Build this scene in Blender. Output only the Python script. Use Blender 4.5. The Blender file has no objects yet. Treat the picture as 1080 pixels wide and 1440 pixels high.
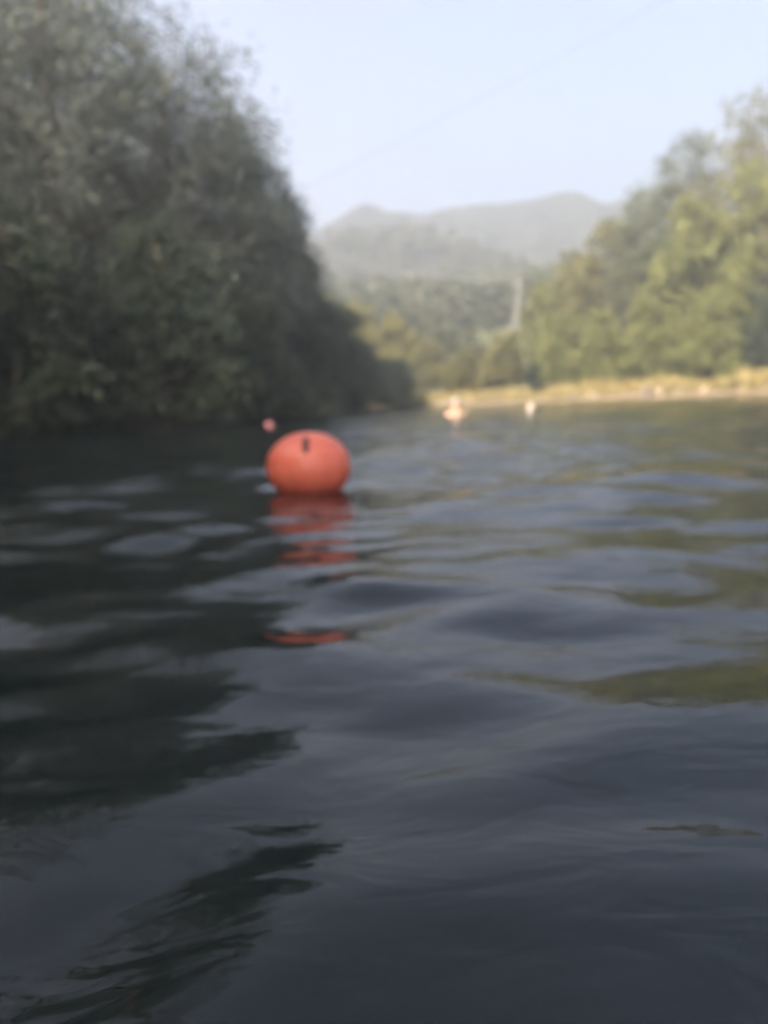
import bpy, math, random
import numpy as np
from mathutils import Matrix, Vector

# ------------------------------------------------------------------ camera, sky, sun
scene = bpy.context.scene
COL = scene.collection
R = math.radians
scene.render.engine = 'CYCLES'
scene.cycles.use_denoising = True
scene.cycles.max_bounces = 6
scene.cycles.volume_bounces = 2
scene.cycles.transmission_bounces = 3
scene.cycles.sample_clamp_indirect = 6.0

cam = bpy.data.cameras.new('camera')
cam_o = bpy.data.objects.new('camera', cam)
COL.objects.link(cam_o)
cam.sensor_fit = 'VERTICAL'
cam.sensor_height = 24.0
cam.lens = 18.0
cam.clip_start = 0.02
cam.clip_end = 6000
cam_o.matrix_world = (Matrix.Translation((0, 0, 0.285)) @ Matrix.Rotation(R(90 - 8.06), 4, 'X')
                      @ Matrix.Rotation(R(-2.5), 4, 'Z'))
# a phone held just above the water that focused far too near: everything beyond is soft
cam.dof.use_dof = True
cam.dof.focus_distance = 0.32
cam.dof.aperture_fstop = 18.0 / 4.4          # aperture about 4 mm across
scene.camera = cam_o

SUN_AZ = math.atan2(-0.60, -0.80)     # compass angle from +Y towards +X, of the direction TO the sun
SUN_EL = R(31)
sun_dir = Vector((math.sin(SUN_AZ) * math.cos(SUN_EL), math.cos(SUN_AZ) * math.cos(SUN_EL), math.sin(SUN_EL)))

world = bpy.data.worlds.new('World')
scene.world = world
world.use_nodes = True
nt = world.node_tree
for n in list(nt.nodes):
    nt.nodes.remove(n)
wo = nt.nodes.new('ShaderNodeOutputWorld')
bg = nt.nodes.new('ShaderNodeBackground')
sky = nt.nodes.new('ShaderNodeTexSky')
sky.sky_type = 'NISHITA'
sky.sun_disc = False
sky.sun_elevation = SUN_EL
sky.sun_rotation = SUN_AZ
sky.air_density = 0.75
sky.dust_density = 10.0
sky.ozone_density = 0.0
bg.inputs['Strength'].default_value = 0.15
nt.links.new(sky.outputs[0], bg.inputs['Color'])
nt.links.new(bg.outputs[0], wo.inputs['Surface'])

sl = bpy.data.lights.new('sun', 'SUN')
sl.energy = 3.7
sl.angle = R(0.5)
sl.color = (1.0, 0.90, 0.74)
so = bpy.data.objects.new('sun', sl)
COL.objects.link(so)
so.rotation_euler = (-sun_dir).to_track_quat('-Z', 'Y').to_euler()

vs = scene.view_settings
vs.view_transform = 'Standard'
vs.look = 'None'
vs.exposure = 1.74
vs.gamma = 1.0
vs.use_curve_mapping = False

# ------------------------------------------------------------------ helpers
rng = np.random.default_rng(11)


def mat(name):
    m = bpy.data.materials.new(name)
    m.use_nodes = True
    t = m.node_tree
    return m, t, t.nodes['Principled BSDF'], t.nodes['Material Output']


def N(t, kind, **kw):
    n = t.nodes.new(kind)
    for k, v in kw.items():
        if k.startswith('i_'):
            n.inputs[k[2:].replace('_', ' ')].default_value = v
        else:
            setattr(n, k, v)
    return n


def ramp(t, stops):
    n = t.nodes.new('ShaderNodeValToRGB')
    e = n.color_ramp.elements
    while len(e) < len(stops):
        e.new(0.5)
    for k, (p, c) in enumerate(stops):
        e[k].position = p
        e[k].color = (*c, 1)
    return n


def simple_mat(name, col, rough=0.6, noise=0.25, scale=8.0, bump=0.0):
    m, t, b, o = mat(name)
    tc = N(t, 'ShaderNodeTexCoord')
    nz = N(t, 'ShaderNodeTexNoise', i_Scale=scale, i_Detail=5.0)
    t.links.new(tc.outputs['Object'], nz.inputs['Vector'])
    lo = tuple(max(0, c * (1 - noise)) for c in col)
    hi = tuple(min(1, c * (1 + noise)) for c in col)
    r = ramp(t, [(0.3, lo), (0.7, hi)])
    t.links.new(nz.outputs['Fac'], r.inputs[0])
    t.links.new(r.outputs[0], b.inputs['Base Color'])
    b.inputs['Roughness'].default_value = rough
    if bump:
        bp = N(t, 'ShaderNodeBump', i_Strength=bump, i_Distance=0.05)
        t.links.new(nz.outputs['Fac'], bp.inputs['Height'])
        t.links.new(bp.outputs[0], b.inputs['Normal'])
    return m


def leaf_mat(name, c0, c1, c2, transl=0.35, rough=0.55):
    m, t, b, o = mat(name)
    g = N(t, 'ShaderNodeNewGeometry')
    tc = N(t, 'ShaderNodeTexCoord')
    nz = N(t, 'ShaderNodeTexNoise', i_Scale=0.7, i_Detail=2.0)
    t.links.new(tc.outputs['Object'], nz.inputs['Vector'])
    mx = N(t, 'ShaderNodeMath', operation='MULTIPLY_ADD')
    t.links.new(g.outputs['Random Per Island'], mx.inputs[0])
    mx.inputs[1].default_value = 0.55
    sub = N(t, 'ShaderNodeMath', operation='MULTIPLY_ADD')
    t.links.new(nz.outputs['Fac'], sub.inputs[0])
    sub.inputs[1].default_value = 1.5
    sub.inputs[2].default_value = -0.52
    t.links.new(sub.outputs[0], mx.inputs[2])
    r = ramp(t, [(0.05, c0), (0.5, c1), (0.95, c2)])
    t.links.new(mx.outputs[0], r.inputs[0])
    t.links.new(r.outputs[0], b.inputs['Base Color'])
    b.inputs['Roughness'].default_value = rough
    b.inputs['Specular IOR Level'].default_value = 0.3
    tr = N(t, 'ShaderNodeBsdfTranslucent')
    t.links.new(r.outputs[0], tr.inputs['Color'])
    ms = N(t, 'ShaderNodeMixShader')
    ms.inputs[0].default_value = transl
    t.links.new(b.outputs[0], ms.inputs[1])
    t.links.new(tr.outputs[0], ms.inputs[2])
    t.links.new(ms.outputs[0], o.inputs['Surface'])
    return m


def np_mesh(name, verts, quads=None, tris=None):
    me = bpy.data.meshes.new(name)
    verts = np.asarray(verts, dtype=np.float32)
    me.vertices.add(len(verts))
    me.vertices.foreach_set('co', verts.ravel())
    idx, tot = [], []
    if quads is not None and len(quads):
        q = np.asarray(quads, dtype=np.int32)
        idx.append(q.ravel()); tot.append(np.full(len(q), 4, np.int32))
    if tris is not None and len(tris):
        q = np.asarray(tris, dtype=np.int32)
        idx.append(q.ravel()); tot.append(np.full(len(q), 3, np.int32))
    idx = np.concatenate(idx); tot = np.concatenate(tot)
    me.loops.add(len(idx)); me.loops.foreach_set('vertex_index', idx)
    me.polygons.add(len(tot))
    st = np.concatenate([[0], np.cumsum(tot)[:-1]]).astype(np.int32)
    me.polygons.foreach_set('loop_start', st)
    me.polygons.foreach_set('loop_total', tot)
    me.update(calc_edges=True)
    me.validate()
    return me


def link(name, me, m=None, parent=None, loc=None, smooth=False):
    if m is not None and not me.materials:
        me.materials.append(m)
    if smooth:
        me.polygons.foreach_set('use_smooth', np.ones(len(me.polygons), dtype=bool))
    o = bpy.data.objects.new(name, me)
    COL.objects.link(o)
    if parent is not None:
        o.parent = parent
    if loc is not None:
        o.location = loc
    return o


def empty(name, loc, rz=0.0):
    o = bpy.data.objects.new(name, None)
    o.empty_display_size = 0.3
    COL.objects.link(o)
    o.location = loc
    o.rotation_euler = (0, 0, rz)
    return o


def tag(o, label=None, cat=None, group=None, kind=None):
    if label: o['label'] = label
    if cat: o['category'] = cat
    if group: o['group'] = group
    if kind: o['kind'] = kind
    return o


def tube(points, radii, sides=6, cap=True):
    """verts, quads, tris of a tapered tube through points"""
    P = [Vector(p) for p in points]
    vs_, qs, ts = [], [], []
    up = Vector((0.13, 0.31, 0.94))
    for i, p in enumerate(P):
        d = (P[min(i + 1, len(P) - 1)] - P[max(i - 1, 0)]).normalized()
        a = d.cross(up)
        if a.length < 0.1:
            a = d.cross(Vector((1, 0, 0)))
        a.normalize(); b = d.cross(a)
        for k in range(sides):
            th = 2 * math.pi * k / sides
            vs_.append(tuple(p + (a * math.cos(th) + b * math.sin(th)) * radii[i]))
    for i in range(len(P) - 1):
        for k in range(sides):
            k2 = (k + 1) % sides
            qs.append((i * sides + k, i * sides + k2, (i + 1) * sides + k2, (i + 1) * sides + k))
    if cap:
        for base, flip in ((0, 1), ((len(P) - 1) * sides, 0)):
            for k in range(1, sides - 1):
                t_ = (base, base + k, base + k + 1)
                ts.append(t_[::-1] if flip else t_)
    return vs_, qs, ts


class MB:
    def __init__(self):
        self.v, self.q, self.t = [], [], []

    def add(self, v, q=(), t=()):
        o = len(self.v)
        self.v += [tuple(x) for x in v]
        self.q += [tuple(i + o for i in f) for f in q]
        self.t += [tuple(i + o for i in f) for f in t]
        return self

    def tube(self, pts, rad, sides=6):
        return self.add(*tube(pts, rad, sides))

    def lathe(self, prof, seg=24, off=(0, 0, 0), squash=(1, 1)):
        v, q = [], []
        for (r, z) in prof:
            for k in range(seg):
                a = 2 * math.pi * k / seg
                v.append((off[0] + r * math.cos(a) * squash[0], off[1] + r * math.sin(a) * squash[1], off[2] + z))
        for i in range(len(prof) - 1):
            for k in range(seg):
                k2 = (k + 1) % seg
                q.append((i * seg + k, i * seg + k2, (i + 1) * seg + k2, (i + 1) * seg + k))
        return self.add(v, q)

    def box(self, c, s, rot=None):
        v = []
        for x in (-1, 1):
            for y in (-1, 1):
                for z in (-1, 1):
                    p = Vector((x * s[0] / 2, y * s[1] / 2, z * s[2] / 2))
                    if rot is not None:
                        p = rot @ p
                    v.append(tuple(p + Vector(c)))
        q = [(0, 1, 3, 2), (4, 6, 7, 5), (0, 4, 5, 1), (2, 3, 7, 6), (0, 2, 6, 4), (1, 5, 7, 3)]
        return self.add(v, q)

    def build(self, name, m, parent=None, loc=None, smooth=True):
        return link(name, np_mesh(name, self.v, self.q, self.t), m, parent, loc, smooth)


def smooth01(x):
    x = np.clip(x, 0, 1)
    return x * x * (3 - 2 * x)


def vnoise(x, y, seed=0, octaves=4):
    """cheap smooth pseudo noise, about -1..1, from rotated sine products"""
    g = np.random.default_rng(seed)
    out = np.zeros_like(np.asarray(x, dtype=float)); a = 1.0; f = 1.0; tot = 0
    for _ in range(octaves):
        for _k in range(3):
            th = g.uniform(0, 6.28); p1, p2 = g.uniform(0, 6.28, 2)
            u = x * math.cos(th) + y * math.sin(th); w = -x * math.sin(th) + y * math.cos(th)
            out = out + a * np.sin(f * u * 1.3 + p1 + 0.8 * np.sin(f * w * 0.9 + p2)) / 3
        tot += a; a *= 0.5; f *= 2.1
    return out / tot * 1.6


# ------------------------------------------------------------------ materials
M_ground, t, b, o = mat('bank_earth')
tc = N(t, 'ShaderNodeTexCoord')
nz1 = N(t, 'ShaderNodeTexNoise', i_Scale=0.35, i_Detail=8.0)
nz2 = N(t, 'ShaderNodeTexNoise', i_Scale=5.0, i_Detail=8.0, i_Roughness=0.7)
t.links.new(tc.outputs['Object'], nz1.inputs['Vector']); t.links.new(tc.outputs['Object'], nz2.inputs['Vector'])
sx = N(t, 'ShaderNodeSeparateXYZ')
t.links.new(tc.outputs['Object'], sx.inputs[0])
hz = N(t, 'ShaderNodeMath', operation='MULTIPLY_ADD')
t.links.new(nz1.outputs['Fac'], hz.inputs[0]); hz.inputs[1].default_value = -0.5
t.links.new(sx.outputs['Z'], hz.inputs[2])
hr = ramp(t, [(0.0, (0.22, 0.17, 0.11)), (0.12, (0.31, 0.24, 0.15)), (0.42, (0.16, 0.13, 0.06)), (0.8, (0.07, 0.08, 0.03))])
t.links.new(hz.outputs[0], hr.inputs[0])
gr = ramp(t, [(0.25, (0.55, 0.55, 0.55)), (0.75, (1.2, 1.18, 1.12))])
t.links.new(nz2.outputs['Fac'], gr.inputs[0])
mm = N(t, 'ShaderNodeMixRGB', blend_type='MULTIPLY'); mm.inputs[0].default_value = 1
t.links.new(hr.outputs[0], mm.inputs[1]); t.links.new(gr.outputs[0], mm.inputs[2])
# the left bank's earth is multiplied far darker, the right one is pale sand
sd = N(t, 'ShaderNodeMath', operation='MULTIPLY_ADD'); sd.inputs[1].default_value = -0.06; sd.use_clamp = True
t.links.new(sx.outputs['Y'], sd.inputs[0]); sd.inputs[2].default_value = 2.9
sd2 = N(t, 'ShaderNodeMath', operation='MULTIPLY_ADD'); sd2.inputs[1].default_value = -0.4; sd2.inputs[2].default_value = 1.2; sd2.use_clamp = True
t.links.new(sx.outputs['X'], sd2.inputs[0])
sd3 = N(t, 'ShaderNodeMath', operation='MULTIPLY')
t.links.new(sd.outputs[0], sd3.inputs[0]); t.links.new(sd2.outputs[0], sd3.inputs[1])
left_dark = N(t, 'ShaderNodeMixRGB', blend_type='MULTIPLY'); left_dark.inputs[2].default_value = (0.10, 0.10, 0.11, 1)
t.links.new(sd3.outputs[0], left_dark.inputs[0]); t.links.new(mm.outputs[0], left_dark.inputs[1])
t.links.new(left_dark.outputs[0], b.inputs['Base Color'])
b.inputs['Roughness'].default_value = 0.9
bp = N(t, 'ShaderNodeBump', i_Strength=0.6, i_Distance=0.08)
t.links.new(nz2.outputs['Fac'], bp.inputs['Height']); t.links.new(bp.outputs[0], b.inputs['Normal'])

M_mount, t, b, o = mat('wooded_mountain')
tc = N(t, 'ShaderNodeTexCoord')
n1 = N(t, 'ShaderNodeTexNoise', i_Scale=0.012, i_Detail=8.0)
n2 = N(t, 'ShaderNodeTexVoronoi', i_Scale=0.14)
t.links.new(tc.outputs['Object'], n1.inputs['Vector']); t.links.new(tc.outputs['Object'], n2.inputs['Vector'])
r1 = ramp(t, [(0.3, (0.011, 0.016, 0.013)), (0.55, (0.02, 0.026, 0.019)), (0.75, (0.036, 0.039, 0.026))])
t.links.new(n1.outputs['Fac'], r1.inputs[0])
t.links.new(r1.outputs[0], b.inputs['Base Color'])
b.inputs['Roughness'].default_value = 0.95
bp = N(t, 'ShaderNodeBump', i_Strength=0.9, i_Distance=5.0); bp.invert = True
t.links.new(n2.outputs['Distance'], bp.inputs['Height']); t.links.new(bp.outputs[0], b.inputs['Normal'])

M_water, t, b, o = mat('river_water')
tc = N(t, 'ShaderNodeTexCoord')
mp = N(t, 'ShaderNodeMapping'); mp.inputs['Scale'].default_value = (0.5, 1.0, 1.0)
t.links.new(tc.outputs['Object'], mp.inputs['Vector'])
w1 = N(t, 'ShaderNodeTexNoise', i_Scale=5.5, i_Detail=3.0, i_Distortion=0.4)
w2 = N(t, 'ShaderNodeTexNoise', i_Scale=1.5, i_Detail=2.0, i_Distortion=0.3)
wm = N(t, 'ShaderNodeTexNoise', i_Scale=0.22, i_Detail=2.0)
for w in (w1, w2, wm):
    t.links.new(mp.outputs[0], w.inputs['Vector'])
# distance from the swimmer's calm spot: finer wind ripples only further out on the river
ln = N(t, 'ShaderNodeVectorMath', operation='LENGTH')
t.links.new(tc.outputs['Object'], ln.inputs[0])
mr = N(t, 'ShaderNodeMapRange'); mr.inputs['From Min'].default_value = 1.0; mr.inputs['From Max'].default_value = 5.0
mr.inputs['To Min'].default_value = 0.12; mr.inputs['To Max'].default_value = 1.0
t.links.new(ln.outputs['Value'], mr.inputs['Value'])
pm = ramp(t, [(0.35, (0.25,) * 3), (0.65, (1.0,) * 3)])
t.links.new(wm.outputs['Fac'], pm.inputs[0])
ml = N(t, 'ShaderNodeMath', operation='MULTIPLY')
t.links.new(mr.outputs[0], ml.inputs[0]); t.links.new(pm.outputs[0], ml.inputs[1])
b1 = N(t, 'ShaderNodeBump', i_Distance=0.042)
t.links.new(ml.outputs[0], b1.inputs['Strength']); t.links.new(w1.outputs['Fac'], b1.inputs['Height'])
b2 = N(t, 'ShaderNodeBump', i_Distance=0.05)
t.links.new(ml.outputs[0], b2.inputs['Strength']); t.links.new(w2.outputs['Fac'], b2.inputs['Height'])
w3 = N(t, 'ShaderNodeTexNoise', i_Scale=15.0, i_Detail=3.0, i_Distortion=0.5)
t.links.new(mp.outputs[0], w3.inputs['Vector'])
b3 = N(t, 'ShaderNodeBump', i_Distance=0.0035, i_Strength=1.0)
t.links.new(w3.outputs['Fac'], b3.inputs['Height']); t.links.new(b3.outputs[0], b1.inputs['Normal'])
t.links.new(b1.outputs[0], b2.inputs['Normal']); t.links.new(b2.outputs[0], b.inputs['Normal'])
b.inputs['Base Color'].default_value = (0.004, 0.007, 0.008, 1)
b.inputs['Roughness'].default_value = 0.03
b.inputs['IOR'].default_value = 1.33
b.inputs['Specular IOR Level'].default_value = 0.5

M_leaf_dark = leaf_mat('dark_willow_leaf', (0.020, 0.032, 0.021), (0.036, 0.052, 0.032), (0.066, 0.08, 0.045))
M_leaf_hazed = leaf_mat('hazed_willow_leaf', (0.06, 0.076, 0.066), (0.12, 0.14, 0.122), (0.185, 0.20, 0.165))  # leaf colour lifted to carry the bright haze over the tall left crowns
M_leaf_mid = leaf_mat('green_leaf', (0.075, 0.09, 0.03), (0.15, 0.165, 0.05), (0.25, 0.25, 0.085))
M_leaf_olive = leaf_mat('olive_leaf', (0.07, 0.075, 0.03), (0.15, 0.145, 0.05), (0.25, 0.22, 0.085))
M_leaf_gold = leaf_mat('yellow_leaf', (0.08, 0.085, 0.025), (0.17, 0.16, 0.04), (0.26, 0.225, 0.065))
M_leaf_grey = leaf_mat('grey_green_leaf', (0.055, 0.068, 0.042), (0.105, 0.122, 0.07), (0.17, 0.18, 0.10))
M_forest = leaf_mat('hill_forest_leaf', (0.045, 0.055, 0.03), (0.07, 0.08, 0.038), (0.10, 0.10, 0.045))
M_straw = leaf_mat('dry_grass', (0.16, 0.135, 0.05), (0.29, 0.235, 0.09), (0.42, 0.33, 0.15), transl=0.25)
M_bark = simple_mat('bark', (0.085, 0.068, 0.05), 0.9, 0.4, 6.0, 0.5)
M_rock = simple_mat('pale_rock', (0.30, 0.24, 0.165), 0.85, 0.25, 3.0, 0.5)
M_rock_dark = simple_mat('dark_rock', (0.16, 0.125, 0.10), 0.85, 0.3, 3.0, 0.5)
M_concrete = simple_mat('pole_concrete', (0.17, 0.17, 0.165), 0.85, 0.15, 2.0)
M_steel = simple_mat('galvanised_steel', (0.2, 0.2, 0.2), 0.5, 0.2, 4.0)
M_ceramic = simple_mat('insulator_ceramic', (0.45, 0.42, 0.38), 0.3, 0.1, 4.0)
M_cable = simple_mat('cable', (0.10, 0.10, 0.11), 0.6, 0.1, 2.0)
M_wire = simple_mat('bare_aluminium_wire', (0.42, 0.42, 0.41), 0.5, 0.1, 2.0)

# ------------------------------------------------------------------ terrain
RIVER = np.array([(-6, -60), (-4.2, -14), (-4.2, -4), (-8.2, 2), (-9, 8), (-7.6, 13.2), (-5.2, 13.2), (-3.6, 15.4), (-2.8, 19),
                  (-1.7, 25), (-0.6, 31), (0.3, 35), (1.7, 38.6), (0.2, 41.2), (-8, 44), (-40, 48), (-120, 40),
                  (-120, 54), (-40, 58), (-8, 55), (-1, 50), (3.0, 44.2), (7.6, 41), (12, 40), (16.5, 37.5), (20, 33),
                  (22.5, 25), (24, 10), (24, -60)], dtype=float)


def river_sd(x, y):
    """signed distance to the shore: negative in the water"""
    x = np.asarray(x, float); y = np.asarray(y, float)
    dmin = np.full(x.shape, 1e9); inside = np.zeros(x.shape, bool)
    n = len(RIVER)
    for i in range(n):
        ax, ay = RIVER[i]; bx, by = RIVER[(i + 1) % n]
        ex, ey = bx - ax, by - ay
        tt = np.clip(((x - ax) * ex + (y - ay) * ey) / (ex * ex + ey * ey), 0, 1)
        dmin = np.minimum(dmin, np.hypot(x - ax - tt * ex, y - ay - tt * ey))
        c = ((ay > y) != (by > y)) & (x < (bx - ax) * (y - ay) / (by - ay + 1e-12) + ax)
        inside ^= c
    return np.where(inside, -dmin, dmin)


def ground_h(x, y):
    x = np.asarray(x, float); y = np.asarray(y, float)
    d = river_sd(x, y) + 0.35 * vnoise(x * 0.9, y * 0.9, 3, 3)
    left = smooth01((-x + 0.5 - np.clip(y - 34, 0, 8)) / 3.0) * smooth01((47 - y) / 4.0)
    bed = -np.minimum(1.3, -np.minimum(d, 0) * 0.35)
    dp = np.maximum(d, 0)
    right = np.minimum(dp, 2.6) * 0.11 + 0.20 * np.maximum(dp - 2.6, 0)
    lft = np.minimum(dp, 1.2) * 0.45 + 0.30 * np.maximum(dp - 1.2, 0)
    h = left * lft + (1 - left) * right
    h = np.minimum(h, 7 + 0.12 * h)
    ramp_ = 15 * smooth01((y - 66) / 130.0) * (1 + 0.12 * vnoise(x * 0.02, y * 0.02, 5, 3))
    side = 30 * smooth01((np.abs(x - 4) - 40) / 150.0)
    h = h + ramp_ * (d > 0) + side * smooth01(dp / 12.0)
    h = h + (0.10 * vnoise(x * 1.3, y * 1.3, 7, 4)) * smooth01(dp / 2.0) + 0.03 * vnoise(x * 4, y * 4, 8, 2) * smooth01(dp)
    return np.where(d < 0, bed, h)


def gz(x, y):
    return float(ground_h(np.array([x]), np.array([y]))[0])


def axis(lo, hi, c, n, k):
    """uneven axis: fine around c, coarse to the ends"""
    a = math.asinh((lo - c) / k); bb = math.asinh((hi - c) / k)
    return c + k * np.sinh(np.linspace(a, bb, n))


def grid(name, xs, ys, zf, m):
    X, Y = np.meshgrid(xs, ys)
    Z = zf(X, Y)
    v = np.stack([X.ravel(), Y.ravel(), Z.ravel()], 1)
    nx, ny = len(xs), len(ys)
    i = np.arange(nx * ny).reshape(ny, nx)
    q = np.stack([i[:-1, :-1], i[:-1, 1:], i[1:, 1:], i[1:, :-1]], -1).reshape(-1, 4)
    return link(name, np_mesh(name, v, q), m, smooth=True)


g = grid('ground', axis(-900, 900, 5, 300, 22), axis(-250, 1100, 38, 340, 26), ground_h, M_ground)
tag(g, 'earthy river banks with a sandy strip rising into wooded slopes', None, None, 'structure')


def ridge(name, pts, Y, depth, seed, label, rough):
    px = np.array([p[0] for p in pts], float); pz = np.array([p[1] for p in pts], float)

    def f(x, y):
        crest = np.interp(x, px, pz)
        prof = np.exp(-((y - Y) / depth) ** 2)
        n = rough * vnoise(x * 0.03, y * 0.03, seed, 5) + 0.9 * vnoise(x * 0.2, y * 0.2, seed + 1, 3)
        return -3 + (crest + 3) * prof + n * prof * np.minimum(1, np.abs(y - Y) / 60 + 0.22)
    o_ = grid(name, np.linspace(-480, 620, 330), np.linspace(Y - 100, Y + 100, 70), f, M_mount)
    tag(o_, label, None, None, 'structure')
    return f


s = 245 / 600
ridge('mountain', [(x * s, z * s) for x, z in [(-560, 110), (-300, 150), (-160, 118), (-76, 125), (-41, 129), (-18, 139), (-8, 146), (0, 146), (10, 138.5), (24, 138.5),
      (36, 135), (62, 141), (90, 142), (120, 144), (140, 148), (152, 147), (166, 140), (176, 138), (190, 143), (205, 150), (254, 160), (360, 150), (680, 170)]],
      245, 48, 21, 'hazy wooded mountain ridge closing the valley', 6)
foothill_h = ridge('foothill', [(-218.9, 28.4), (-84.3, 34.1), (-25.2, 34.1), (-8.2, 35.7), (5.2, 37.4), (13.5, 36.5), (21.7, 33.2), (32.8, 28.4), (44.5, 24.3), (63.2, 26.8), (101.2, 37.4), (295.0, 40.5)],
      182, 40, 33, 'darker wooded ridge in front of the mountain', 5)

# ------------------------------------------------------------------ water
WAVES = []
g_ = np.random.default_rng(45)
for lam0, cnt, slope in ((3.4, 4, 0.008), (1.7, 5, 0.013), (0.95, 7, 0.030), (0.55, 9, 0.042), (0.30, 14, 0.050), (0.17, 18, 0.050), (0.10, 16, 0.030)):
    for _ in range(cnt):
        lam = lam0 * g_.uniform(0.75, 1.3)
        th = R(90 + 8) + g_.normal(0, 0.55)
        WAVES.append((lam, th, slope * g_.uniform(0.6, 1.3), g_.uniform(0, 6.28)))


def water_h(X, Y):
    spx = np.gradient(X, axis=1); spy = np.gradient(Y, axis=0)
    Z = np.zeros_like(X)
    wx = X + 0.25 * vnoise(X * 0.8, Y * 0.8, 41, 2); wy = Y + 0.25 * vnoise(X * 0.8, Y * 0.8, 42, 2)
    patch = 0.75 + 0.45 * vnoise(X * 0.5, Y * 0.5, 43, 2)
    near = smooth01((np.hypot(X, Y) - 0.5) / 2.6)
    for lam, th, sl_, ph in WAVES:
        k = 2 * math.pi / lam
        sp = np.abs(math.cos(th)) * spx + np.abs(math.sin(th)) * spy
        amp = sl_ / k * smooth01((lam / sp - 3) / 4)
        if lam < 0.8:
            amp = amp * patch * (0.42 + 0.58 * near)
        elif lam < 1.4:
            amp = amp * (0.8 + 0.2 * near)
        Z += amp * np.sin(k * (wx * math.cos(th) + wy * math.sin(th)) + ph)
    fade = 1 - 0.4 * smooth01((np.hypot(X, Y) - 12) / 30)
    return Z * fade


wtr = grid('water', axis(-125, 30, -0.2, 430, 1.0), axis(-62, 62, 0.7, 690, 0.7), water_h, M_water)
tag(wtr, 'dark rippled river water mirroring sky and trees', None, None, 'structure')

# ------------------------------------------------------------------ foliage builders
LSHAPE = None


def leaf_quads(c, ax, nr, L, W):
    """diamond leaves: centres c, long axes ax, normals nr"""
    ax = ax / np.linalg.norm(ax, axis=1, keepdims=True)
    bb = np.cross(ax, nr); bb /= np.linalg.norm(bb, axis=1, keepdims=True) + 1e-9
    L = L[:, None]; W = W[:, None]
    v = np.stack([c - ax * L * 0.5, c + bb * W * 0.5 - ax * L * 0.08, c + ax * L * 0.5, c - bb * W * 0.5 - ax * L * 0.08], 1).reshape(-1, 3)
    q = np.arange(len(v)).reshape(-1, 4)
    return v, q


def crown_points(lobes, n, g, clump=0.22, per=28):
    """leaf centres: twigs of `per` leaves around points that sit mostly in the outer part of the lobes"""
    lob = np.array([l[:6] for l in lobes], float)
    wgt = lob[:, 3] * lob[:, 4] * lob[:, 5]
    wgt = wgt ** 0.75; wgt /= wgt.sum()
    nt_ = max(1, n // per)
    li = g.choice(len(lob), nt_, p=wgt)
    d = g.normal(size=(nt_, 3)); d /= np.linalg.norm(d, axis=1, keepdims=True)
    r = g.uniform(0.05, 1, nt_) ** 0.42
    tw = lob[li, :3] + d * lob[li, 3:6] * r[:, None]
    # twig direction: outward and slightly drooping
    td = d * np.array([1, 1, 0.7]) + g.normal(0, 0.35, (nt_, 3)); td[:, 2] -= 0.15
    td /= np.linalg.norm(td, axis=1, keepdims=True)
    k = np.repeat(np.arange(nt_), per)
    s_ = g.uniform(-1, 1, len(k))
    sc = np.cbrt(wgt[li] * len(lob))[k]
    c = tw[k] + td[k] * (s_ * clump * 1.9 * sc)[:, None] + g.normal(0, clump * 0.55, (len(k), 3)) * sc[:, None]
    return c, td[k]


def make_crown(lobes, n, L, W, seed, droop=0.35, clump=0.22, thin=None):
    g = np.random.default_rng(seed)
    c, td = crown_points(lobes, n, g, clump)
    if thin:                       # airy top: fewer leaves with height
        kp = g.uniform(0, 1, len(c)) > (1 - thin[2]) * smooth01((c[:, 2] - thin[0]) / (thin[1] - thin[0]))
        c, td = c[kp], td[kp]
    m_ = len(c)
    ax = td + g.normal(0, 0.6, (m_, 3)); ax[:, 2] -= droop
    nr = g.normal(size=(m_, 3)) + np.array([0, 0, 0.8])
    v, q = leaf_quads(c, ax, nr, L * g.uniform(0.6, 1.3, m_), W * g.uniform(0.6, 1.3, m_))
    v[:, 2] = np.maximum(v[:, 2], -0.02 + 0.12 * np.abs(np.sin(v[:, 0] * 9 + v[:, 1] * 7)))
    return np_mesh('crown', v, q)


def gen_lobes(H, Rc, g, z0=0.18, n=26, shape='round', lean=(0, 0)):
    out = []
    for i in range(n):
        tt = (i + g.uniform(0, 1)) / n
        if shape == 'round':
            env = math.sqrt(max(0.03, 1 - ((tt - 0.42) / 0.62) ** 2))
        elif shape == 'cone':
            env = (1 - tt) ** 0.75 * 0.95 + 0.12
        elif shape == 'bush':
            env = math.sqrt(max(0.04, 1 - (tt * 0.98) ** 2))
        else:                      # feathery: a broad body with a few thin leaders
            env = (0.95 if tt < 0.55 else 0.95 - 1.55 * (tt - 0.55)) * g.uniform(0.75, 1.1)
        th = i * 2.4 + g.uniform(-0.5, 0.5)
        rr = Rc * env * g.uniform(0.25, 0.80)
        lr = Rc * g.uniform(0.26, 0.42) * (0.55 + 0.45 * env)
        z = H * (z0 + (1 - z0) * tt * 0.96)
        out.append((rr * math.cos(th) + lean[0] * tt, rr * math.sin(th) + lean[1] * tt, z, lr, lr, min(lr * g.uniform(0.75, 1.15), max(0.12, H - z + 0.1))))
    return out


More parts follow.
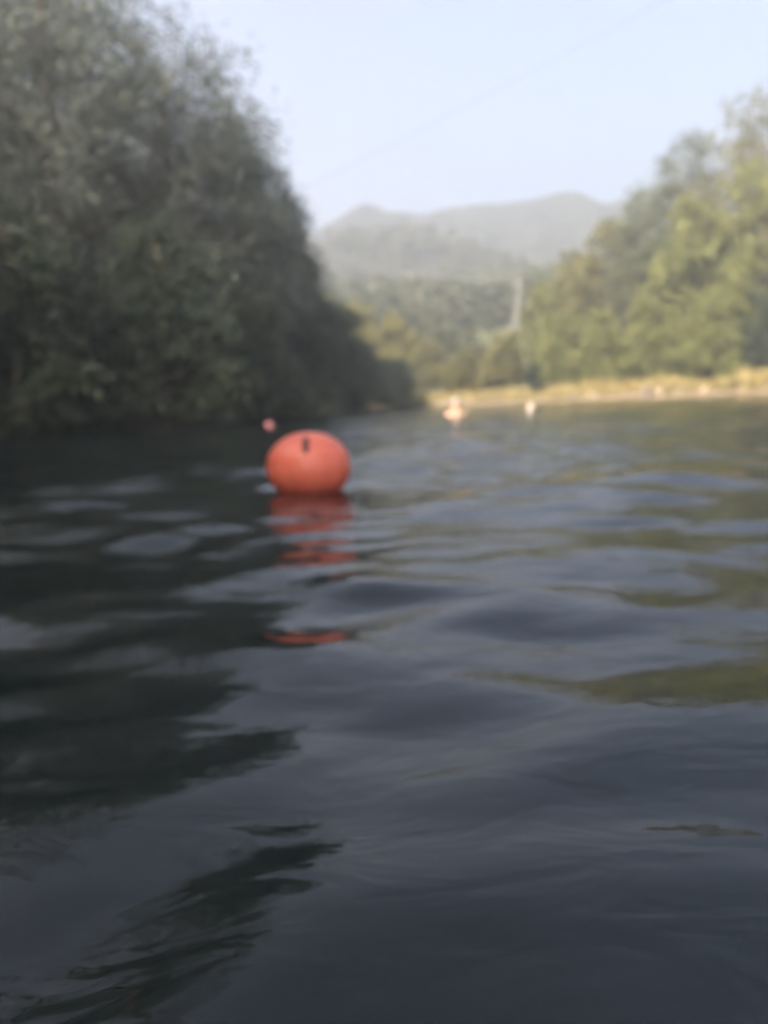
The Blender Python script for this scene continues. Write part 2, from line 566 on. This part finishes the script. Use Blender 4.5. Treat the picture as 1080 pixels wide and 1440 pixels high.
def tree(name, x, y, H, Rc, label, group, leaf, n=16000, L=0.15, W=0.055, seed=0, shape='round', cat='tree',
         z0=0.18, nl=26, lean=(0, 0), droop=0.35, clump=0.22, trunk_r=None, thin=None):
    g = np.random.default_rng(1000 + seed)
    z = gz(x, y)
    root = empty(name, (x, y, max(z, 0.0) - 0.04))
    tag(root, label, cat, group)
    lobes = gen_lobes(H, Rc, g, z0, nl, shape, lean)
    if L == 0.15:
        n = int(n * 1.6)
    cr = make_crown(lobes, n, L, W, 2000 + seed, droop, clump, thin)
    link('crown', cr, leaf, root)
    mb = MB()
    tr = trunk_r or 0.022 * H + 0.03
    multi = 3 if shape == 'bush' else 1
    for k in range(multi):
        a = k * 2.2 + g.uniform(0, 1)
        off = (0.0 if multi == 1 else 0.12 * Rc)
        pts, rad = [], []
        for i in range(7):
            tt = i / 6 * (0.92 if shape != 'round' else 0.85)
            pts.append((off * math.cos(a) * (1 + 3 * tt) + lean[0] * tt + g.normal(0, 0.02 * H) * tt,
                        off * math.sin(a) * (1 + 3 * tt) + lean[1] * tt + g.normal(0, 0.02 * H) * tt, -0.25 + H * tt))
            rad.append((tr if multi == 1 else tr * 0.6) * (1.15 if i == 0 else 1 - 0.88 * tt))
        mb.tube(pts, rad, 7)
        spine = pts
        for l in lobes[:: (2 if multi == 1 else 5)]:
            zt = max(0.12 * H, min(l[2] - 0.35 * math.hypot(l[0] - lean[0] * l[2] / H, l[1]) - 0.1, 0.8 * H))
            i0 = min(range(len(spine)), key=lambda i: abs(spine[i][2] - zt))
            p0 = Vector(spine[i0]); p2 = Vector(l[:3]); p1 = p0.lerp(p2, 0.5) + Vector((0, 0, 0.06 * H * g.uniform(-.4, 1)))
            r0 = rad[i0] * 0.5
            mb.tube([p0, p1, p2], [r0, r0 * 0.6, r0 * 0.2], 5)
    mb.build('trunk', M_bark, root)
    return root


# ------------------------------------------------------------------ left bank trees (in shade)
GL = 'trees on the shaded left bank'
DK = M_leaf_dark
tree('willow_tree', -9.3, 16.6, 12.5, 3.7, 'tallest shaded willow on the left bank, cut by the left edge of the photo', GL, M_leaf_hazed, 50000, 0.17, 0.045, seed=1, nl=34, clump=0.3, thin=(4.0, 9.0, 0.22))
tree('willow_tree', -6.5, 16.8, 11.2, 3.3, 'tall dark willow second from the left edge, its top cut off', GL, M_leaf_hazed, 50000, 0.17, 0.045, seed=2, nl=34, clump=0.3, thin=(4.0, 9.0, 0.22))
tree('willow_tree', -8.4, 22.0, 10.5, 2.8, 'airy willow standing back between the two tallest left bank willows', GL, M_leaf_hazed, 30000, 0.18, 0.05, seed=9, nl=28, clump=0.3, thin=(4.0, 10.0, 0.3))
tree('willow_tree', -4.6, 18.2, 8.3, 2.6, 'tall grey green willow whose rounded top meets the sky left of centre', GL, M_leaf_hazed, 36000, 0.17, 0.045, seed=3, nl=32, clump=0.27, thin=(4.5, 8.5, 0.4))
tree('willow_tree', -3.4, 20.2, 7.4, 2.0, 'medium willow with a notched crown standing just right of the tall grey green one', GL, M_leaf_hazed, 26000, 0.17, 0.045, seed=4, nl=26, clump=0.25, thin=(4.0, 8.0, 0.5))
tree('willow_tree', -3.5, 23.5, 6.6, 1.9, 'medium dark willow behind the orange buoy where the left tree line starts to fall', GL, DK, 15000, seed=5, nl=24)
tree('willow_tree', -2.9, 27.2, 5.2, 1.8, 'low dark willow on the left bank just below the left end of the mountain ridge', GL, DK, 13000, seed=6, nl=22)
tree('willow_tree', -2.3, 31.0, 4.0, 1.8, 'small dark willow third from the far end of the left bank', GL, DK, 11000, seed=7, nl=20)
GS = 'shrubs along the left waterline'
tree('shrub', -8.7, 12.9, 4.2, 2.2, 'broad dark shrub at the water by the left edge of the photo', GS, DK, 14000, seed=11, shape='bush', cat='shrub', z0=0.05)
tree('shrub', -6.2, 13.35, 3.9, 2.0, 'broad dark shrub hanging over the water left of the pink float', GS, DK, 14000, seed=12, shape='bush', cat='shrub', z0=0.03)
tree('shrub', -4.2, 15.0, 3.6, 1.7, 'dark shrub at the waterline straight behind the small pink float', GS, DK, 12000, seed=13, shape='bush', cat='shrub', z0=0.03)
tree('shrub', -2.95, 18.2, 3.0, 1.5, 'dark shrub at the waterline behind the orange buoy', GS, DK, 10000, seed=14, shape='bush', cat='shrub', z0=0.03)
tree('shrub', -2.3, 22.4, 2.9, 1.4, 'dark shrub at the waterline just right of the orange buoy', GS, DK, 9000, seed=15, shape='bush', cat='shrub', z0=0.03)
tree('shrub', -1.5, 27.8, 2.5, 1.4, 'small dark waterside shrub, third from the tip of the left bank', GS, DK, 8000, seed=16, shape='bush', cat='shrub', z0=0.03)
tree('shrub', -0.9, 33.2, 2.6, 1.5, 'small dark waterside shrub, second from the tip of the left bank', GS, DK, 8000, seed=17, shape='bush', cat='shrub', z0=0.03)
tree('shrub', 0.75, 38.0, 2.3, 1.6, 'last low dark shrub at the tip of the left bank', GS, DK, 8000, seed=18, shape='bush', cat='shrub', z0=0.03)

# ------------------------------------------------------------------ sunlit trees beyond the bend
GY = 'yellowing trees beyond the bend'
tree('young_tree', -4.2, 57.5, 8.2, 2.2, 'pale yellow green tree peeking over the left dark willows, leftmost of its row', GY, M_leaf_olive, 9000, 0.24, 0.13, seed=21, shape='round')
tree('young_tree', -1.2, 58.0, 6.6, 1.8, 'yellow leaved tree in the middle of the row behind the left tree line', GY, M_leaf_gold, 8000, 0.24, 0.13, seed=22, shape='round')
tree('young_tree', 1.4, 57.0, 5.6, 1.9, 'brightest golden tree above the tip of the dark left bank', GY, M_leaf_gold, 8000, 0.24, 0.13, seed=23, shape='round', z0=0.08)
tree('shrub', 3.6, 56.0, 3.4, 1.8, 'olive shrub on the far bank right of the golden tree', GY, M_leaf_olive, 7000, 0.22, 0.12, seed=24, shape='bush', cat='shrub', z0=0.04)

# ------------------------------------------------------------------ right bank trees (in sun)
GR = 'trees on the sunlit right bank'
tree('poplar_tree', 24.6, 44.0, 16.5, 4.0, 'tallest tree on the right bank, cut by the right edge of the photo', GR, M_leaf_olive, 24000, 0.26, 0.07, seed=31, shape='round', clump=0.3, thin=(6.0, 15.0, 0.6), nl=34)
tree('poplar_tree', 21.4, 46.0, 15.0, 3.5, 'tall thin topped tree second from the right edge', GR, M_leaf_olive, 22000, 0.26, 0.07, seed=32, shape='round', clump=0.3, thin=(6.0, 14.0, 0.6), nl=32)
tree('poplar_tree', 18.9, 47.5, 13.4, 3.1, 'grey green tree with a feathery top third from the right edge', GR, M_leaf_grey, 20000, 0.26, 0.07, seed=33, shape='round', clump=0.3, thin=(6.0, 13.0, 0.6), nl=30)
tree('poplar_tree', 16.9, 49.0, 11.2, 2.8, 'grey green tree on the shoulder of the right tree line', GR, M_leaf_grey, 18000, 0.26, 0.07, seed=34, shape='round', clump=0.3, thin=(6.0, 10.5, 0.6), nl=28)
tree('broadleaf_tree', 21.0, 42.6, 11.4, 3.1, 'dense yellow green tree at the right edge above the reeds', GR, M_leaf_mid, 15000, 0.22, 0.12, seed=35)
tree('broadleaf_tree', 17.6, 44.0, 9.8, 2.8, 'rounded yellow green tree standing in front of the tall feathery trees', GR, M_leaf_mid, 14000, 0.22, 0.12, seed=36)
tree('broadleaf_tree', 15.8, 51.5, 9.4, 2.6, 'yellow green tree just left of the right tree line shoulder', GR, M_leaf_olive, 12000, 0.24, 0.13, seed=37)
tree('broadleaf_tree', 13.9, 53.0, 7.4, 2.4, 'olive tree halfway down the slope of the right tree line', GR, M_leaf_olive, 11000, 0.24, 0.13, seed=38)
tree('broadleaf_tree', 12.0, 55.0, 5.6, 2.3, 'low olive tree near the foot of the right tree line, right of the pole', GR, M_leaf_mid, 10000, 0.24, 0.13, seed=39, z0=0.08)
GRS = 'bushes behind the sandy strip'
tree('bush', 20.2, 39.6, 5.2, 1.9, 'bush at the water by the right edge, leaves darkened for shade', GRS, M_leaf_dark, 12000, 0.2, 0.11, seed=41, shape='bush', cat='bush', z0=0.03)  # dark leaf colour stands in for the shade at this edge
tree('bush', 17.3, 41.0, 4.6, 1.9, 'tall straw tinted bush right of the pale boulder', GRS, M_leaf_mid, 11000, 0.2, 0.11, seed=42, shape='bush', cat='bush', z0=0.04)
tree('bush', 15.0, 43.2, 4.8, 2.0, 'leafy yellow green bush behind the pale boulder', GRS, M_leaf_mid, 11000, 0.2, 0.11, seed=43, shape='bush', cat='bush', z0=0.04)
tree('bush', 12.7, 44.9, 4.4, 2.0, 'bright bush left of the pale boulder', GRS, M_leaf_mid, 11000, 0.2, 0.11, seed=44, shape='bush', cat='bush', z0=0.04)
tree('bush', 10.9, 46.9, 4.0, 1.9, 'bright bush right of the narrow dark shrub', GRS, M_leaf_mid, 10000, 0.22, 0.12, seed=45, shape='bush', cat='bush', z0=0.04)
tree('bush', 8.0, 48.4, 3.0, 1.7, 'low olive bush left of the narrow dark shrub, below the pole', GRS, M_leaf_olive, 9000, 0.22, 0.12, seed=46, shape='bush', cat='bush', z0=0.04)
tree('bush', 5.6, 49.6, 2.6, 1.7, 'low grey green bush behind the sand between the swimmer and the white float', GRS, M_leaf_olive, 9000, 0.22, 0.12, seed=47, shape='bush', cat='bush', z0=0.04)
tree('shrub', 8.9, 44.6, 1.75, 0.42, 'narrow dark upright shrub above the white float', None, M_leaf_dark, 2600, 0.16, 0.09, seed=48, shape='round', cat='shrub', z0=0.04, nl=10, clump=0.12)

# ------------------------------------------------------------------ woods that read as one mass
def wood(name, pts, heights, nleaf, L, W, m, label, seed):
    g = np.random.default_rng(seed)
    V, n0 = [], 0
    for (x, y, z), H in zip(pts, heights):
        d = g.normal(size=(nleaf, 3)); d /= np.linalg.norm(d, axis=1, keepdims=True)
        rad = H * g.uniform(0.24, 0.36)
        k = g.integers(0, 7, nleaf)
        la = g.uniform(-1, 1, (7, 3)) * np.array([0.6, 0.6, 0.75])
        c = la[k] + d * (g.uniform(0.15, 1, nleaf) ** 0.4)[:, None] * 0.55
        c = c * np.array([rad, rad, H * 0.46]) + np.array([x, y, z + H * 0.52])
        ax = d + g.normal(0, 0.6, (nleaf, 3)); ax[:, 2] -= 0.2
        nr = g.normal(size=(nleaf, 3)) + np.array([0, 0, 0.7])
        s_ = H / 6.0
        v, _ = leaf_quads(c, ax, nr, L * s_ * g.uniform(0.6, 1.3, nleaf), W * s_ * g.uniform(0.6, 1.3, nleaf))
        V.append(v)
    v = np.concatenate(V)
    return tag(link(name, np_mesh(name, v, np.arange(len(v)).reshape(-1, 4)), m), label, 'forest', None, 'stuff')


g = np.random.default_rng(77)
yy = 60 + 122 * g.uniform(0, 1, 5200) ** 1.2
xx = (g.uniform(-0.42, 0.62, 5200)) * (yy + 15)
keep = (river_sd(xx, yy) > 4) & ~((xx > 7.5) & (xx < 17.5) & (yy < 82))
# leave the pole's right of way open towards the river
xx, yy = xx[keep], yy[keep]
hh = np.where(yy < 78, g.uniform(1.8, 3.6, len(yy)), g.uniform(2.2, 5.0, len(yy)))
zz = np.maximum(ground_h(xx, yy), foothill_h(xx, yy))
wood('hillside_forest', list(zip(xx, yy, zz)), hh, 60, 1.7, 1.0, M_forest, 'hazy mixed forest covering the valley slope below the mountains', 78)

# the wooded slope above the left bank: shades the bank and the near water
g = np.random.default_rng(91)
pts = []
for _ in range(900):
    x = g.uniform(-48, -8); y = g.uniform(-34, 44)
    if river_sd(np.array([x]), np.array([y]))[0] > 2.2 and (x < -11.5 or y < 9) and all((x - p[0]) ** 2 + (y - p[1]) ** 2 > 5 for p in pts):
        pts.append((x, y))
hts = [float(g.uniform(6.5, 9.5)) for p in pts]
wood('bank_woodland', [(x, y, gz(x, y)) for x, y in pts], hts, 420, 0.62, 0.36, M_leaf_dark, 'shaded woodland climbing the slope behind the left bank trees', 92)
# unseen grove behind the photographer, added to keep the sun off the buoy
pts = [(-6.3, -6.6), (-7.4, -4.2), (-5.9, -9.4), (-8.8, -6.8), (-7.6, -9.8), (-9.2, -2.6)]
wood('buoy_shade_grove', [(x, y, gz(x, y)) for x, y in pts], [10.5, 10, 10.5, 11, 11, 8], 2600, 0.26, 0.13, M_leaf_dark, 'unseen trees added on the near left bank to shade the buoy', 93)

# ------------------------------------------------------------------ dry grass behind the sand
g = np.random.default_rng(55)
n = 42000
x = g.uniform(-2, 26, n * 4); y = g.uniform(28, 60, n * 4)
d = river_sd(x, y)
ok = (d > 0.8 + 0.8 * g.uniform(0, 1, len(d))) & (d < 5.0) & (y > 33)
dens = vnoise(x * 0.9, y * 0.9, 56, 3) > g.uniform(-0.7, 0.7, len(x))
x, y = x[ok & dens][:n], y[ok & dens][:n]
z = ground_h(x, y)
Hh = g.uniform(0.35, 1.0, len(x)) * (0.5 + 0.55 * smooth01((x - 9) / 6)) * (0.8 + 0.4 * vnoise(x * 0.6, y * 0.6, 57, 2))
a = g.uniform(0, 6.28, len(x)); w = g.uniform(0.008, 0.022, len(x))
ln_ = g.normal(0, 0.25, (len(x), 2)) * Hh[:, None]
A = np.stack([x - np.cos(a) * w, y - np.sin(a) * w, z - 0.03], 1)
B = np.stack([x + np.cos(a) * w, y + np.sin(a) * w, z - 0.03], 1)
C = np.stack([x + ln_[:, 0] * 0.4 + np.cos(a) * w * .7, y + ln_[:, 1] * 0.4 + np.sin(a) * w * .7, z + Hh * 0.6], 1)
D = np.stack([x + ln_[:, 0], y + ln_[:, 1], z + Hh], 1)
v = np.stack([A, B, C, D], 1).reshape(-1, 3)
tag(link('dry_grass', np_mesh('dry_grass', v, np.arange(len(v)).reshape(-1, 4)), M_straw), 'straw coloured grass behind the sandy strip on the right bank', 'grass', None, 'stuff')


# ------------------------------------------------------------------ rocks on the strip
def rock(x, y, s, label, m, seed, fl=0.7):
    g = np.random.default_rng(seed)
    mb = MB()
    v, q = [], []
    nu, nv = 12, 7
    for j in range(nv):
        ph = -math.pi / 2 + math.pi * (j + 0.001) / (nv - 1) * 0.999
        for i in range(nu):
            th = 2 * math.pi * i / nu
            dd = Vector((math.cos(ph) * math.cos(th), math.cos(ph) * math.sin(th), math.sin(ph)))
            r = 1 + 0.34 * math.sin(3 * dd.x + seed) * math.cos(4 * dd.y + 2 * seed) + 0.16 * math.sin(5 * dd.z + 3 * dd.x + seed)
            if 0 < j < nv - 1:
                r += g.uniform(-0.16, 0.16)
            v.append((dd.x * s[0] * r / 2, dd.y * s[1] * r / 2, dd.z * s[2] * r / 2))
    for j in range(nv - 1):
        for i in range(nu):
            i2 = (i + 1) % nu
            q.append((j * nu + i, j * nu + i2, (j + 1) * nu + i2, (j + 1) * nu + i))
    mb.add(v, q)
    o_ = mb.build('boulder', m, None, (x, y, max(gz(x, y), 0) + s[2] * 0.22), smooth=False)
    o_.rotation_euler.z = g.uniform(0, 6)
    return tag(o_, label, 'boulder', 'boulders on the sandy strip')


rock(14.55, 40.3, (0.8, 0.6, 0.6), 'largest pale boulder on the sandy strip of the right bank', M_rock, 1)
rock(13.75, 40.0, (0.55, 0.5, 0.62), 'brown boulder leaning against the left side of the largest pale boulder', M_rock_dark, 2)
rock(15.35, 39.7, (0.5, 0.4, 0.3), 'low pale boulder just right of the largest one', M_rock, 3)
rock(16.4, 39.0, (0.4, 0.36, 0.3), 'pale boulder second from the right on the strip', M_rock, 4)
rock(17.9, 38.2, (0.42, 0.36, 0.3), 'pale boulder furthest right, below the straw tinted bush', M_rock, 5)
rock(11.3, 41.0, (0.45, 0.4, 0.28), 'small pale boulder left of the brown one', M_rock, 6)
rock(10.2, 41.3, (0.45, 0.4, 0.32), 'small brown boulder furthest left on the strip', M_rock_dark, 7)


# ------------------------------------------------------------------ utility poles and lines
def pole(x, y, ztop, label, lean=0.0, rz=0.0):
    z = gz(x, y)
    H = ztop - z
    root = empty('utility_pole', (x, y, z), rz)
    tag(root, label, 'utility pole', 'utility poles')
    MB().tube([(0, 0, -0.5), (lean * .5, 0, H * .5), (lean, 0, H)], [0.13, 0.11, 0.085], 12).build('shaft', M_concrete, root)
    MB().tube([(-0.75, -0.1, -0.5), (-0.1 + lean * .6, -0.16, H * 0.66)], [0.11, 0.085], 10).build('strut', M_concrete, root)
    arm = MB().box((lean, -0.19, H - 0.75), (1.3, 0.08, 0.09)).build('crossarm', M_steel, root, smooth=False)
    tops = []
    for dx in (-0.58, 0.0, 0.58):
        zz_ = H - 0.68 if dx else H
        prof = [(0.001, 0), (0.02, 0), (0.02, 0.1), (0.07, 0.11), (0.05, 0.16), (0.07, 0.17), (0.045, 0.23), (0.001, 0.25)]
        yy_ = -0.19 if dx else 0.0
        MB().lathe(prof, 10, (lean + dx, yy_, zz_)).build('insulator', M_ceramic, root)
        tops.append(Vector((x + (lean + dx) * math.cos(rz), y + (lean + dx) * math.sin(rz) + yy_, z + zz_ + 0.22)))
    return tops


def cable(p, q, sag, r, label, m, group=None):
    pts = []
    n = 28
    for i in range(n + 1):
        t_ = i / n
        c = Vector(p).lerp(Vector(q), t_)
        pts.append((c.x, c.y, c.z - 4 * sag * t_ * (1 - t_)))
    o_ = MB().tube(pts, [r] * (n + 1), 6).build('power_line', m)
    return tag(o_, label, 'cable', group)


T1 = pole(13.2, 74, 11.45, 'pale concrete utility pole with a slanted strut above the right tree line', 0.42)
T2 = pole(-15.0, 66, 15.2, 'utility pole behind the left bank willows', 0.0, 0.2)
names = ['lowest pale wire running left from the pole across the forest', 'topmost pale wire running left from the pole across the forest', 'middle pale wire running left from the pole across the forest']
for k in range(3):
    cable(T1[k], T2[k], 0.7, 0.013, names[k], M_wire, 'wires of the pole')
T3 = pole(26.0, 17.1, 17.2, 'tall utility pole on the near right bank', 0.0, 1.2)
cable((-15.0, 66, 13.9), T3[1], 0.4, 0.009, 'thin dark cable slanting across the pale sky', M_cable)

# ------------------------------------------------------------------ orange swim buoy
M_buoy, t, b, o = mat('orange_vinyl')
tc = N(t, 'ShaderNodeTexCoord')
nz = N(t, 'ShaderNodeTexNoise', i_Scale=9.0, i_Detail=6.0)
t.links.new(tc.outputs['Object'], nz.inputs['Vector'])
r = ramp(t, [(0.3, (0.54, 0.125, 0.08)), (0.7, (0.61, 0.15, 0.10))])
t.links.new(nz.outputs['Fac'], r.inputs[0]); t.links.new(r.outputs[0], b.inputs['Base Color'])
b.inputs['Roughness'].default_value = 0.38
tl = N(t, 'ShaderNodeBsdfTranslucent'); mxs = N(t, 'ShaderNodeMixShader'); mxs.inputs[0].default_value = 0.25
t.links.new(r.outputs[0], tl.inputs['Color'])
t.links.new(b.outputs[0], mxs.inputs[1]); t.links.new(tl.outputs[0], mxs.inputs[2]); t.links.new(mxs.outputs[0], o.inputs['Surface'])
bp = N(t, 'ShaderNodeBump', i_Strength=0.15, i_Distance=0.01)
t.links.new(nz.outputs['Fac'], bp.inputs['Height']); t.links.new(bp.outputs[0], b.inputs['Normal'])
M_seam = simple_mat('welded_seam', (0.62, 0.10, 0.055), 0.45, 0.1, 20)
M_valve = simple_mat('dark_valve_rubber', (0.06, 0.022, 0.022), 0.6, 0.2, 20)
M_web = simple_mat('black_webbing', (0.03, 0.028, 0.03), 0.8, 0.2, 40)

BX, BY, BZ = -0.248, 2.60, 0.082
root = tag(empty('swim_buoy', (BX, BY, 0.0), R(5)), 'round orange inflatable swim buoy with a dark valve floating on the water', 'buoy')
RA, RZ = 0.143, 0.118


def buoy_r(ph, th):
    """radius pair at latitude ph, longitude th, with the slight pucker along the welds and a dimple at the valve"""
    k = 1 - 0.012 * abs(math.cos(ph)) * (0.5 + 0.5 * math.cos(th * 6)) ** 8
    dv = ((ph - 0.80) / 0.34) ** 2 + (((th + 1.62 + math.pi) % (2 * math.pi) - math.pi) * math.cos(ph) / 0.10) ** 2
    return k - 0.035 * math.exp(-dv)


def buoy_pt(ph, th, off=0.0):
    k = buoy_r(ph, th) + off
    sq = 0.93           # a little fuller than an ellipsoid
    c = math.copysign(abs(math.cos(ph)) ** sq, math.cos(ph)); s_ = math.copysign(abs(math.sin(ph)) ** 1.0, math.sin(ph))
    return (RA * k * c * math.cos(th), RA * k * c * math.sin(th), BZ + RZ * k * s_)


mb = MB(); nu, nv = 96, 48
v = [buoy_pt(-math.pi / 2 + math.pi * (j + 0.02) / (nv - 0.96), 2 * math.pi * i / nu) for j in range(nv) for i in range(nu)]
q = [(j * nu + i, j * nu + (i + 1) % nu, (j + 1) * nu + (i + 1) % nu, (j + 1) * nu + i) for j in range(nv - 1) for i in range(nu)]
mb.add(v, q, [])
top_i = len(mb.v); mb.v.append((0, 0, BZ + RZ * 0.998)); bot_i = len(mb.v); mb.v.append((0, 0, BZ - RZ * 0.998))
for i in range(nu):
    mb.t.append(((nv - 1) * nu + i, (nv - 1) * nu + (i + 1) % nu, top_i)); mb.t.append(((i + 1) % nu, i, bot_i))
mb.build('body', M_buoy, root)
MB().tube([buoy_pt(0.30, 2 * math.pi * i / 64, 0.002) for i in range(65)], [0.0022] * 65, 6).build('seam', M_seam, root)
val = MB()
val.tube([buoy_pt(0.82 + d_, -1.62, 0.012) for d_ in (-0.34, -0.22, -0.04, 0.14, 0.26)], [0.004, 0.010, 0.012, 0.011, 0.004], 10)
vo = val.build('valve', M_valve, root)
MB().tube([buoy_pt(0.86, -1.62, 0.03), buoy_pt(0.86, -1.62, 0.12)], [0.006, 0.005], 10).build('plug', M_valve, vo)
MB().tube([(0.02, -0.03, BZ - RZ + 0.005), (0.05, -0.02, -0.12), (0.12, 0.06, -0.16), (0.30, 0.2, -0.10), (0.5, 0.3, -0.14)], [0.006] * 5, 6).build('tether', M_web, root)

# ------------------------------------------------------------------ small floats further out
M_white = simple_mat('white_vinyl', (0.5, 0.43, 0.36), 0.4, 0.06, 10)
M_pink = simple_mat('pink_vinyl', (0.36, 0.13, 0.14), 0.4, 0.1, 10)


def small_float(name, x, y, r, h, m, label):
    root = tag(empty(name, (x, y, 0)), label, 'float')
    prof = [(0.002, -h * 0.3)]
    for i in range(1, 12):
        a = -math.pi / 2 + math.pi * i / 12
        prof.append((r * math.cos(a) ** 0.9, h * 0.35 + h * 0.65 * math.sin(a)))
    prof.append((0.002, h))
    MB().lathe(prof, 24).build('body', m, root)
    MB().lathe([(r * 1.0, h * 0.33), (r * 1.03, h * 0.35), (r * 1.0, h * 0.37)], 24).build('seam', m, root)
    MB().lathe([(0.001, h - .004), (0.02, h - .004), (0.02, h + 0.012), (0.001, h + 0.014)], 12).build('valve', M_valve, root)
    return root


small_float('swim_float', 3.2, 16.4, 0.065, 0.145, M_white, 'small round white float in front of the sandy strip')
small_float('swim_float', -1.66, 11.6, 0.06, 0.085, M_pink, 'small pink float on dark water behind the orange buoy')

# ------------------------------------------------------------------ the swimmer
M_skin = simple_mat('wet_skin', (0.60, 0.36, 0.25), 0.4, 0.08, 12)
M_hair = simple_mat('dark_wet_hair', (0.05, 0.04, 0.035), 0.35, 0.2, 30)
M_cap = simple_mat('grey_swim_cap', (0.26, 0.24, 0.23), 0.45, 0.1, 12)


def skin_body(name, joints, edges, m, parent, loc=None, sub=2):
    me = bpy.data.meshes.new(name)
    me.from_pydata([j[0] for j in joints], edges, [])
    o_ = bpy.data.objects.new(name, me); COL.objects.link(o_)
    o_.parent = parent
    me.materials.append(m)
    sk = o_.modifiers.new('skin', 'SKIN'); sk.use_smooth_shade = True
    for i, j in enumerate(joints):
        me.skin_vertices[0].data[i].radius = j[1] if isinstance(j[1], tuple) else (j[1], j[1])
    me.skin_vertices[0].data[0].use_root = True
    ss = o_.modifiers.new('subsurf', 'SUBSURF'); ss.levels = sub; ss.render_levels = sub
    return o_


sw = tag(empty('person', (1.44, 14.75, 0.0), R(25)), 'person standing shoulder deep in the river in a pale grey cap', 'person')
J = [((0, 0, -0.75), (0.15, 0.11)), ((0, 0, -0.5), (0.14, 0.10)), ((0, 0, -0.25), (0.155, 0.11)), ((0, 0.0, -0.02), (0.165, 0.105)),
     ((0, -0.005, 0.055), (0.075, 0.065)), ((0, -0.01, 0.11), (0.052, 0.055)), ((0, -0.02, 0.165), (0.068, 0.085)), ((0, -0.018, 0.235), (0.076, 0.095)), ((0, -0.012, 0.29), (0.055, 0.07)),
     ((-0.155, 0, 0.01), 0.062), ((-0.225, -0.03, -0.10), 0.050), ((-0.27, -0.10, -0.27), 0.042), ((-0.23, -0.29, -0.24), 0.034), ((-0.20, -0.40, -0.23), (0.038, 0.022)),
     ((0.155, 0, 0.01), 0.062), ((0.225, -0.03, -0.10), 0.050), ((0.28, -0.10, -0.27), 0.042), ((0.25, -0.29, -0.24), 0.034), ((0.23, -0.40, -0.23), (0.038, 0.022)),
     ((-0.09, 0, -0.88), 0.09), ((-0.10, -0.02, -1.15), 0.06), ((0.09, 0, -0.88), 0.09), ((0.10, -0.02, -1.15), 0.06)]
Ed = [(0, 1), (1, 2), (2, 3), (3, 4), (4, 5), (5, 6), (6, 7), (7, 8), (3, 9), (9, 10), (10, 11), (11, 12), (12, 13),
      (3, 14), (14, 15), (15, 16), (16, 17), (17, 18), (0, 19), (19, 20), (0, 21), (21, 22)]
body = skin_body('body', J, Ed, M_skin, sw)
# cap, face features
mb = MB()
prof = [(0.088 * math.cos(a), 0.093 * math.sin(a)) for a in [R(x) for x in (-8, 5, 20, 38, 56, 72, 84, 89.5)]]
mb.lathe(prof, 24, (0, -0.010, 0.235), (0.96, 1.17))
mb.build('swim_cap', M_cap, sw)
MB().tube([(0, -0.105, 0.215), (0, -0.125, 0.195), (0, -0.110, 0.180)], [0.008, 0.014, 0.011], 8).build('nose', M_skin, sw)
for sx_ in (-1, 1):
    MB().lathe([(0.001, -0.008), (0.011, -0.004), (0.011, 0.004), (0.001, 0.008)], 10, (sx_ * 0.030, -0.103, 0.218)).build('eye', M_hair, sw)
    MB().tube([(sx_ * 0.078, -0.005, 0.175), (sx_ * 0.088, 0.0, 0.195), (sx_ * 0.080, 0.0, 0.22)], [0.008, 0.014, 0.008], 8).build('ear', M_skin, sw)
MB().tube([(-0.026, -0.098, 0.152), (0, -0.106, 0.150), (0.026, -0.098, 0.152)], [0.004, 0.007, 0.004], 8).build('mouth', M_seam, sw)
for sx_, wx, wy, wz in ((-1, -0.20, -0.40, -0.23), (1, 0.23, -0.40, -0.23)):
    for k in range(5):
        dx = (k - 2) * 0.017; L_ = (0.055, 0.075, 0.082, 0.076, 0.06)[k]
        if (sx_ < 0 and k == 4) or (sx_ > 0 and k == 0):
            p0 = (wx + dx, wy + 0.02, wz); p1 = (wx + dx * 1.9, wy - 0.015, wz - 0.005); p2 = (wx + dx * 2.2, wy - 0.045, wz - 0.01)
        else:
            p0 = (wx + dx, wy, wz); p1 = (wx + dx * 1.1, wy - L_ * .6, wz - 0.004); p2 = (wx + dx * 1.1, wy - L_, wz - 0.02)
        MB().tube([p0, p1, p2], [0.009, 0.008, 0.006], 7).build('finger', M_skin, sw)

# ------------------------------------------------------------------ the humid air of the valley
M_haze, t, b, o = mat('haze_air')
t.nodes.remove(b)
pv = N(t, 'ShaderNodeVolumePrincipled')
pv.inputs['Color'].default_value = (0.90, 0.93, 1.0, 1)
pv.inputs['Density'].default_value = 0.0043
pv.inputs['Anisotropy'].default_value = 0.6
t.links.new(pv.outputs[0], o.inputs['Volume'])
hz = MB().box((0, 430, 36), (1900, 1500, 78)).build('haze', M_haze, smooth=False)
tag(hz, 'pale summer haze filling the valley', 'haze', None, 'stuff')
